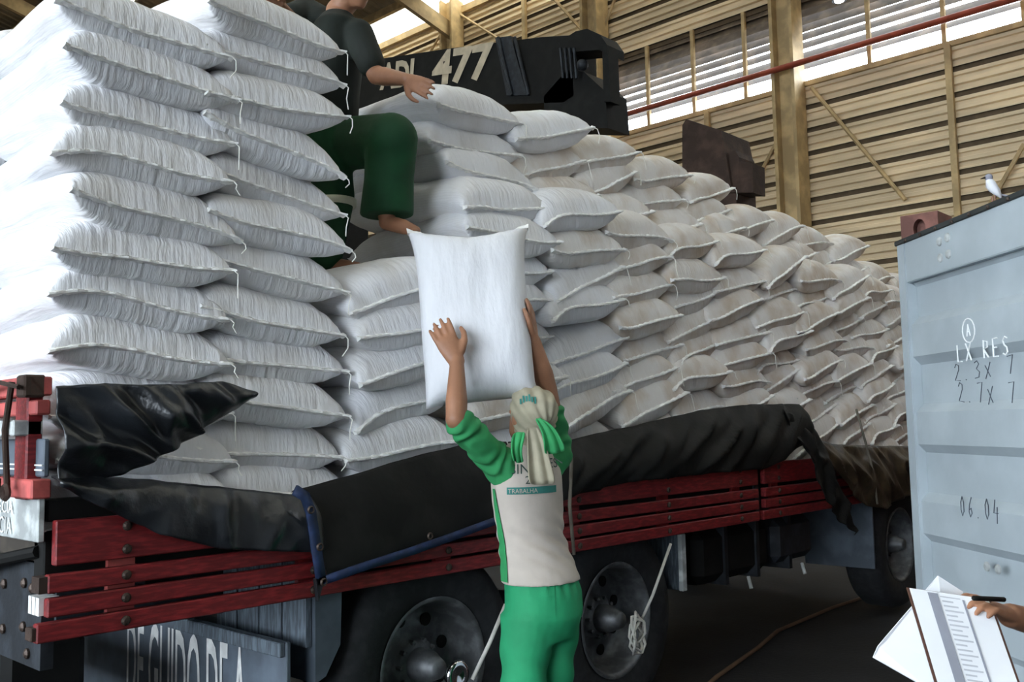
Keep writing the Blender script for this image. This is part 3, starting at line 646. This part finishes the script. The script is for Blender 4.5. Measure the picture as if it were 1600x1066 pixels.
bp0 = Hn+DD*.80+UP*(DT+.02); bd.location = bp0; bd.scale = (.75,)*3
MB().loft([(bp0+V((.02, -.02, .035)), (.012, .0, 0), (0, .012, .01)), (bp0+V((.01, -.01, .05)), (.03, 0, 0), (0, .03, .02)), (bp0+V((0, 0, .085)), (.036, 0, 0), (0, .036, .012)), (bp0+V((-.008, .008, .12)), (.024, 0, 0), (0, .024, .0)), (bp0+V((-.012, .012, .135)), (.018, 0, 0), (0, .018, 0))], 14).build('body', M['feather'], bd, True)
MB().ball(bp0+V((-.014, .014, .148)), .021).build('head', M['featherg'], bd, True)
MB().limb([bp0+V((-.03, .03, .147)), bp0+V((-.048, .046, .14))], [.006, .002]).build('beak', M['bolt'], bd)
MB().obox(bp0+V((.045, -.045, .04)), V((.035, -.035, -.012)), V((.012, .012, 0)), V((0, 0, .005))).build('tail', M['featherg'], bd)
for s in (-1, 1): MB().tube([bp0+V((.01*s, .01*s, .045)), bp0+V((.01*s, .01*s, 0))], .003, 5).build('leg', M['lips'], bd)

# ------------------------------------------------------------------ people
def hand(mb, wrist, d, thumb, back, s=1.0, curl=.35, spread=.12):
    """palm and five fingers: d along the hand, thumb side, back-of-hand normal"""
    d, back = V(d).normalized(), V(back).normalized(); thumb = V(thumb); thumb = (thumb-d*thumb.dot(d)).normalized(); back = (back-d*back.dot(d)-thumb*back.dot(thumb)).normalized(); w_ = V(wrist)
    mb.loft([(w_-d*.01*s, thumb*.026*s, back*.019*s), (w_+d*.03*s, thumb*.034*s, back*.019*s), (w_+d*.07*s, thumb*.041*s, back*.016*s), (w_+d*.098*s, thumb*.039*s, back*.012*s)], 16)
    for i, (off, ln) in enumerate(((.030, .072), (.010, .080), (-.011, .074), (-.031, .057))):
        p = w_+d*.088*s+thumb*off*s; a = (d+thumb*(off*spread*25)).normalized(); q = [p]; cu = 0
        for f in (.45, .32, .25):
            q.append(q[-1]+(a*math.cos(cu)-back*math.sin(cu))*ln*f*s); cu += curl
        mb.limb(q, [.0095*s, .009*s, .008*s, .0065*s])
    p = w_+d*.03*s+thumb*.03*s; a = (d*.75+thumb*.65).normalized()
    mb.limb([p, p+a*.04*s, p+(a*.04+(d*.9+thumb*.3-back*.2).normalized()*.032)*s, p+(a*.04+(d*.95+thumb*.15-back*.3).normalized()*.056)*s], [.014*s, .012*s, .0105*s, .008*s])
    return mb
def bvh(o):
    me = o.data; return BVHTree.FromPolygons([v.co for v in me.vertices], [p.vertices[:] for p in me.polygons])
def wrap_text(name, txt, size, org, right, up, m, parent, target, dirn, sx=1, box=None):
    me = text_mesh(txt, size) if txt else None
    if box:
        nx, ny = 24, 4; vs = [(box[0]*i/nx, box[1]*j/ny, 0) for j in range(ny+1) for i in range(nx+1)]
        me = MB().add(vs, [(j*(nx+1)+i, j*(nx+1)+i+1, (j+1)*(nx+1)+i+1, (j+1)*(nx+1)+i) for j in range(ny) for i in range(nx)]).mesh()
    else:
        bm = bmesh.new(); bm.from_mesh(me); bmesh.ops.triangulate(bm, faces=bm.faces); bmesh.ops.subdivide_edges(bm, edges=bm.edges, cuts=2); bm.to_mesh(me); bm.free()
    t = bvh(target); r, u, dn = V(right).normalized(), V(up).normalized(), V(dirn).normalized()
    for v in me.vertices:
        p = V(org)+r*v.co.x*sx+u*v.co.y; h = t.ray_cast(p-dn*.6, dn)
        v.co = (h[0]-dn*.004) if h[0] is not None else p
    return link(name, me, m, parent)

# --- worker on the ground
wp = V((2.93, 2.64, 0))
w1 = empty('person', wp, 'worker in cream shirt, green trousers and headscarf lifting a sack, back turned', 'person')
LS, LE, LW = V((2.70, 2.66, 1.485)), deep(713, 655, 3.60), deep(714, 566, 3.70)
RSh, RE, RW = V((3.05, 2.62, 1.485)), deep(855, 607, 3.98), deep(834, 532, 3.93)
HD = V((2.868, 2.60, 1.635)); NK = V((2.872, 2.64, 1.48))
mb = MB()
mb.limb([LS, LE], [.052, .042]); mb.limb([LE, LE.lerp(LW, .3), LW], [.041, .043, .028])
mb.limb([RSh, RE], [.052, .042]); mb.limb([RE, RE.lerp(RW, .3), RW], [.041, .043, .028])
hd1 = (deep(692, 520, 3.74)-LW).normalized(); hand(mb, LW, hd1, CR+hd1*.2, -CF, 1.15, .15, .14)
hand(mb, RW, V((0, 0, 1))+CF*.12-CR*.06, -CF-CR*.2, CR, 1.05, .2, .08)
mb.limb([NK, HD-V((0, 0, .06))], [.060, .058])
mb.loft([((2.93, 2.64, .92), (.12, 0, 0), (0, .08, 0)), ((2.92, 2.655, 1.1), (.12, 0, 0), (0, .08, 0)), ((2.90, 2.66, 1.3), (.135, 0, 0), (0, .085, 0)), ((2.875, 2.645, 1.45), (.12, 0, 0), (0, .075, 0)), (NK, (.06, 0, 0), (0, .06, 0))])
# head: skull, jaw, nose, ears; face tilted up towards the sack (+Y)
fw = V((.12, .90, .42)).normalized(); rt = V((1, -.13, 0)).normalized(); uph = rt.cross(fw).normalized()
mb.loft([(HD+uph*.115-fw*.01, rt*.03, fw*.035), (HD+uph*.095, rt*.062, fw*.075), (HD+uph*.05, rt*.077, fw*.098), (HD, rt*.076, fw*.097), (HD-uph*.05+fw*.008, rt*.066, fw*.085), (HD-uph*.09+fw*.022, rt*.05, fw*.066), (HD-uph*.115+fw*.04, rt*.028, fw*.036)])
mb.limb([HD+fw*.092+uph*.01, HD+fw*.118-uph*.025], [.010, .015])
for s in (-1, 1): mb.ball(HD+rt*s*.078-uph*.01, .026, (.45, .8, 1.1))
mb.loft([(HD+fw*.085-uph*.06, rt*.025, uph*.008), (HD+fw*.098-uph*.06, rt*.018, uph*.006)])
for s in (-1, 1):          # legs and feet
    hx = 2.93+s*.085
    mb.limb([(hx, 2.64, .92), (hx-.01, 2.66, .52), (hx-.01, 2.62, .10)], [.065, .05, .042]); mb.limb([(hx-.01, 2.60, .05), (hx-.015, 2.74, .035), (hx-.02, 2.80, .03)], [.04, .038, .028])
b1 = link('body', fused(mb, .0055, 3), M['skin'], w1, True)
for s in (-1, 1):
    MB().ball(HD+fw*.088+rt*s*.032+uph*.012, .011).build('eye', M['white'], w1, True)
# shirt
mb = MB(); mb.loft([((2.94, 2.627, .972), (.180, 0, 0), (.0, .150, 0)), ((2.932, 2.64, 1.05), (.168, 0, 0), (0, .132, 0)), ((2.915, 2.655, 1.15), (.157, 0, 0), (0, .115, 0)), ((2.90, 2.655, 1.30), (.172, 0, 0), (0, .122, 0)), ((2.882, 2.645, 1.42), (.175, 0, 0), (0, .118, 0)), ((2.875, 2.64, 1.50), (.12, 0, 0), (0, .088, 0)), ((2.872, 2.638, 1.535), (.068, 0, 0), (0, .066, 0))], 28)
sh = link('shirt', fused(mb, .009, 6), M['cream'], w1, True)
for v in sh.data.vertices:       # cloth folds across the waist
    t = v.co.z; amp = .007*max(0, 1-abs(t-1.12)/.16)
    v.co += V((0, -1, 0))*amp*math.sin((t*1.0+v.co.x*.55)*95) + V((0, 0, .0))
for nm, a, b in (('sleeve', LS, LE), ('sleeve', RSh, RE)):
    q = a.lerp(b, .86) if a is LS else a.lerp(b, .6); inn = a+(NK-a)*.35-V((0, 0, .05))
    mb = MB(); mb.limb([inn, a, q], [.075, .068, .059]); so_ = link(nm, fused(mb, .008, 5), M['green'], sh, True); dr_ = (q-a).normalized()
    for v in so_.data.vertices: v.co += (v.co-a-dr_*(v.co-a).dot(dr_)).normalized()*(.005*math.sin((v.co-a).dot(dr_)*75+8*noise.noise(v.co*9)))
# green side stripe
mb = MB(); vs = []; NR, NC = 44, 7
for i in range(NR+1):
    z = .985+.37*i/NR; wv_ = .030*(1-.75*i/NR)
    for k in range(NC): vs.append((2.93-.45, 2.672-wv_+2*wv_*k/(NC-1), z))
stp = mb.add(vs, [(i*NC+k, i*NC+k+1, (i+1)*NC+k+1, (i+1)*NC+k) for i in range(NR) for k in range(NC-1)]).mesh()
tv = bvh(sh)
for v in stp.vertices:
    h = tv.ray_cast(v.co, V((1, 0, 0)))
    if h[0] is not None: v.co = h[0]-V((.006, 0, 0))
link('side_stripe', stp, M['green'], sh)
# trousers
mb = MB(); mb.loft([((2.94, 2.635, 1.015), (.158, 0, 0), (0, .125, 0)), ((2.945, 2.62, .93), (.172, 0, 0), (0, .145, 0)), ((2.94, 2.615, .84), (.175, 0, 0), (0, .148, 0)), ((2.935, 2.63, .74), (.165, 0, 0), (0, .12, 0))], 28)
for s in (-1, 1):
    hx = 2.935+s*.082
    mb.loft([((hx, 2.625, .85), (.095, 0, 0), (0, .125, 0)), ((hx, 2.645, .68), (.092, 0, 0), (0, .105, 0)), ((hx-.005, 2.66, .50), (.085, 0, 0), (0, .09, 0)), ((hx-.01, 2.64, .28), (.085, 0, 0), (0, .085, 0)), ((hx-.01, 2.63, .09), (.088, 0, 0), (0, .088, 0))], 20)
tr = link('trousers', fused(mb, .009, 5), M['pants'], w1, True)
for v in tr.data.vertices: v.co += V((0, -1, 0))*.004*math.sin(v.co.x*120)*max(0, 1-abs(v.co.z-.97)/.07) + V((.3, -1, 0))*.006*math.sin((v.co.z+v.co.x*.8)*40)*max(0, min(1, (.9-v.co.z)*4))
pk = wrap_text('pocket', None, 0, deep(815, 985, 3.45), V((CR.x, CR.y, 0)), V((0, 0, 1)), M['pants'], tr, tr, V((CF.x, CF.y, 0)), box=(.135, .15)); pk.modifiers.new('t', 'SOLIDIFY').thickness = .005
# headscarf: cap, knot, tails
mb = MB(); mb.loft([(HD+uph*.128-fw*.012, rt*.03, fw*.035), (HD+uph*.107, rt*.074, fw*.086), (HD+uph*.06, rt*.092, fw*.110), (HD+uph*.01-fw*.01, rt*.092, fw*.105), (HD-uph*.045-fw*.032, rt*.082, fw*.080), (HD-uph*.09-fw*.045, rt*.062, fw*.05)], 28)
scf = link('headscarf', fused(mb, .007, 5), M['scarf'], w1, True)
for v in scf.data.vertices:
    q = v.co-HD; v.co += q.normalized()*.004*math.sin(math.atan2(q.dot(uph), q.dot(rt))*13+q.dot(fw)*50)
kn = HD-fw*.108-uph*.03+rt*.025
MB().ball(kn, .022, (1.2, .8, 1)).build('knot', M['scarf'], scf, True)
def cloth(name, cols, m, parent, th=.005):       # a hanging cloth from rows of points
    n = len(cols[0]); vs = [p for c in cols for p in c]
    o = MB().add(vs, [(i*n+k, i*n+k+1, (i+1)*n+k+1, (i+1)*n+k) for i in range(len(cols)-1) for k in range(n-1)]).build(name, m, parent, True)
    
    for v in o.data.vertices: v.co += V((noise.noise(v.co*40), noise.noise(v.co*40+V((7, 0, 0))), noise.noise(v.co*40+V((0, 9, 0)))))*.008
    ss = o.modifiers.new('u', 'SUBSURF'); ss.levels = 2; ss.render_levels = 2; so = o.modifiers.new('t', 'SOLIDIFY'); so.thickness = th; return o
def tail(name, m, ptsl, w0, w1_, parent, side, amp=.018):
    cols = []
    for i, p in enumerate(ptsl):
        t = i/(len(ptsl)-1); wd = w0+(w1_-w0)*t
        cols.append([V(p)+V(side)*wd*(k/4-.5)+CF*amp*(t+.3)*(1 if k % 2 else -1) for k in range(5)])
    return cloth(name, cols, m, parent)
dpx = lambda x, y, d: deep(x, y, d)
DK = 3.70
tail('scarf_tail', M['scarf'], [dpx(832, 668, DK), dpx(838, 695, DK-.015), dpx(843, 725, DK-.02), dpx(848, 757, DK-.02)], .05, .115, scf, CR)
tail('green_tie', M['green'], [dpx(842, 655, DK), dpx(855, 668, DK-.03), dpx(864, 688, DK-.03), dpx(868, 708, DK-.02)], .035, .085, scf, CR+CU*.2)
tail('green_tie', M['green'], [dpx(812, 676, DK), dpx(808, 690, DK-.02), dpx(806, 706, DK-.02), dpx(811, 723, DK-.01)], .05, .04, scf, CR)
rh = V((CR.x, CR.y, 0)).normalized(); fh = V((CF.x, CF.y, 0)).normalized()
for k in range(6):       # worn, unreadable green print on the scarf
    wrap_text('headscarf_print', None, 0, deep(813+k*5, 628-5*math.sin(k*.6), 3.4), rh, UP, M['print_'], scf, scf, fh, box=(.008, .022+.006*(k % 2)))
# print on the back of the shirt
rh = V((CR.x, CR.y, 0)).normalized(); fh = V((CF.x, CF.y, 0)).normalized()
wrap_text('shirt_print', 'SIN', .055, deep(796, 747, 3.45), rh, UP, M['printk'], sh, sh, fh, 1.0)
wrap_text('shirt_print', 'ES', .055, deep(862, 738, 3.45), rh, UP, M['printk'], sh, sh, fh, .8)
wrap_text('shirt_print', '2', .045, deep(822, 764, 3.45), rh, UP, M['printk'], sh, sh, fh, 1)
wrap_text('print_band', None, 0, deep(791, 782, 3.45), rh, UP, M['print_'], sh, sh, fh, box=(.20, .028))
wrap_text('shirt_print', 'TRABALHA', .025, deep(793, 780, 3.448), rh, UP, M['cream'], sh, sh, fh, .95).location = (-fh*.003)[:]

# --- worker standing up in the gap of the load
w2 = empty('person', (2.62, 4.05, 2.52), 'worker in dark shirt and green trousers standing up on the load, hand on a sack', 'person')
fr = V((.70, -.71, 0)).normalized(); sd = V((0, 0, 1)).cross(fr)      # facing image right; sd = his left
HP = deep(512, 205, 4.85); NK2 = deep(528, 18, 4.80); HD2 = deep(553, -28, 4.76)
LSH = deep(560, 55, 4.70); LEL = deep(588, 118, 4.62); LWR = deep(634, 124, 4.45)
RSH = deep(478, 22, 4.92); REL = deep(452, 30, 4.75); RWR = deep(436, 8, 4.55)
mb = MB(); mb.limb([LSH, LEL], [.055, .045]); mb.limb([LEL, LEL.lerp(LWR, .3), LWR], [.044, .045, .030]); mb.limb([RSH, REL], [.055, .045]); mb.limb([REL, RWR], [.044, .03])
hand(mb, LWR, deep(672, 140, 4.36)-LWR, V((0, 0, -1))-CF*.3, V((0, 0, 1))-CF, 1.1, .12, .12)
hand(mb, RWR, V((-.6, -.3, -.1)), fr, V((0, 0, 1)), 1.1, .3)
mb.limb([NK2, HD2-V((0, 0, .06))], [.062, .06])
up2 = V((0, 0, 1)); f2 = (fr*.9-CF*.35-up2*.18).normalized(); r2 = f2.cross(up2).normalized(); u2 = r2.cross(f2)
mb.loft([(HD2+u2*.12-f2*.01, r2*.03, f2*.035), (HD2+u2*.095, r2*.065, f2*.075), (HD2+u2*.04, r2*.080, f2*.100), (HD2-u2*.02, r2*.076, f2*.097), (HD2-u2*.07+f2*.01, r2*.065, f2*.084), (HD2-u2*.11+f2*.03, r2*.045, f2*.058), (HD2-u2*.13+f2*.05, r2*.024, f2*.03)])
mb.limb([HD2+f2*.095+u2*.01, HD2+f2*.122-u2*.025], [.010, .017])
for s in (-1, 1): mb.ball(HD2+r2*s*.08-u2*.01, .027, (.6, .6, 1.1))
LK, LA = deep(612, 218, 4.45), deep(604, 338, 4.52)
RH, RK, RA = HP+sd*-.09, HP+V((0, 0, -.36))+sd*-.09+fr*.05, HP+sd*-.09+V((0, 0, -.70))
mb.limb([HP+sd*.08, LK, LA], [.08, .058, .042]); mb.limb([RH, RK, RA], [.08, .058, .042])
ft = (deep(650, 347, 4.42)-LA); mb.limb([LA+V((0, 0, -.03)), LA+ft*.6+V((0, 0, -.035)), LA+ft+V((0, 0, -.04))], [.038, .036, .022]); mb.limb([RA, RA+fr*.16-V((0, 0, .02))], [.038, .025])
for i in range(5): q = LA+ft*.92+V((0, 0, -.045))+sd*(.03-.015*i); mb.limb([q, q+ft.normalized()*(.035-.004*i)], [.011-.001*i, .008])
mb.loft([(HP, fr*.10, sd*.14), (HP.lerp(NK2, .5), fr*.10, sd*.15), (NK2-V((0, 0, .05)), fr*.08, sd*.12), (NK2, fr*.055, sd*.06)])
b2 = link('body', fused(mb, .0065, 3), M['skin'], w2, True)
mb = MB(); mb.loft([(HD2+u2*.13-f2*.02, r2*.03, f2*.035), (HD2+u2*.10-f2*.01, r2*.074, f2*.085), (HD2+u2*.04-f2*.022, r2*.087, f2*.092), (HD2-u2*.03-f2*.045, r2*.08, f2*.06)], 24); link('hair', fused(mb, .008, 3), M['hair'], w2, True)
MB().loft([(HD2+f2*.083-u2*.066, r2*.028, u2*.010), (HD2+f2*.099-u2*.066, r2*.02, u2*.008)]).build('mouth', M['lips'], w2, True)
for s in (-1, 1): MB().ball(HD2+f2*.088+r2*s*.033+u2*.012, .012).build('eye', M['white'], w2, True)
mb = MB(); mb.loft([(HP-V((0, 0, .06)), fr*.15, sd*.175), (HP.lerp(NK2, .3), fr*.145, sd*.17), (HP.lerp(NK2, .65), fr*.15, sd*.19), (NK2-V((0, 0, .09)), fr*.12, sd*.17), (NK2-V((0, 0, .02)), fr*.075, sd*.085)], 26)
mb.limb([NK2.lerp(LSH, .5)-V((0, 0, .06)), LSH, LSH.lerp(LEL, .72)], [.09, .08, .07]); mb.limb([NK2.lerp(RSH, .5)-V((0, 0, .06)), RSH, RSH.lerp(REL, .75)], [.09, .085, .075])
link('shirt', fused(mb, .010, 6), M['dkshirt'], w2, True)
mb = MB(); mb.loft([(HP+V((0, 0, .03)), fr*.14, sd*.17), (HP-V((0, 0, .07)), fr*.155, sd*.18), (HP-V((0, 0, .15)), fr*.14, sd*.16)], 24)
mb.limb([HP+sd*.08-V((0, 0, .05)), LK], [.14, .125]); hm = LA+V((0, 0, .0)); mb.loft([(LK, fr*.125, sd*.12), (LK.lerp(hm, .5), fr*.118, sd*.11), (hm, fr*.13, sd*.12)], 20); mb.limb([RH-V((0, 0, .05)), RK, RA+V((0, 0, .05))], [.125, .10, .092])
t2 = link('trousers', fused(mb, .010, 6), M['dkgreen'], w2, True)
MB().loft([(RK-V((0, 0, .02)), fr*.108, sd*.108), (RK-V((0, 0, .055)), fr*.107, sd*.107)], 28).build('reflective_band', M['reflect'], t2, True)

# --- hand of a third person holding a clipboard at the right edge
w3 = empty('person', deep(1640, 985, 2.645), 'bare forearm and hand holding a pen at the right edge of the picture', 'person')
WR3 = deep(1578, 962, 2.346); mb = MB(); mb.limb([deep(1760, 1000, 2.875), deep(1660, 985, 2.576), WR3], [.05, .042, .030])
hand(mb, WR3, deep(1530, 940, 2.277)-WR3, CF, CU, 1.0, .55, .05)
link('body', fused(mb, .005, 3), M['skin'], w3, True)
pen = MB().limb([deep(1522, 935, 2.231), deep(1568, 937, 2.3)], [.006, .006]).build('pen', M['blackm'], None, True); tag(pen, 'dark pen held over the clipboard', 'pen')
def quad3(a, b, c, d, th, name, m, parent):
    n = (V(b)-V(a)).cross(V(d)-V(a)).normalized(); return MB().prism([a, b, c, d], n*th).build(name, m, parent)
cb = empty('clipboard', deep(1500, 1000, 2.254), 'brown clipboard with a printed form tilted at the lower right corner', 'clipboard')
A_, B_, C_, D_ = deep(1417, 918, 2.3), deep(1548, 937, 2.3), deep(1602, 1078, 2.139), deep(1468, 1090, 2.139)
C_ = B_+D_-A_; quad3(A_, B_, C_, D_, .004, 'board', M['board'], cb)
C_ = B_+D_-A_
nn = (B_-A_).cross(D_-A_).normalized(); nn = nn if nn.dot(CF) < 0 else -nn
i_ = lambda u, v, e=.004: A_.lerp(B_, u).lerp(D_.lerp(C_, u), v)+nn*e
sh3 = quad3(i_(.02, .01), i_(.96, .01), i_(.96, .99), i_(.02, .99), .001, 'sheet', M['paper'], cb)
for (u0, u1, v0, v1, mm) in ((.22, .34, .03, .99, 'pgrey'), (.62, .645, .06, .99, 'pgrey'), (.36, .60, .05, .06, 'pgrey2'))+tuple((.37, .50+.09*((i*7) % 3)/2, .09+.045*i, .105+.045*i, 'pgrey2') for i in range(19)):
    quad3(i_(u0, v0, .0065), i_(u1, v0, .0065), i_(u1, v1, .0065), i_(u0, v1, .0065), .0004, 'printed_block', M[mm], sh3)
ls = MB().prism([deep(1466, 900, 2.369), deep(1505, 925, 2.369), deep(1490, 1090, 2.3), deep(1455, 1080, 2.3), deep(1364, 1028, 2.346), deep(1372, 1010, 2.346)], CF*.003).build('paper_sheet', M['paper']); tag(ls, 'loose white paper sheets fanned out behind the clipboard', 'paper')
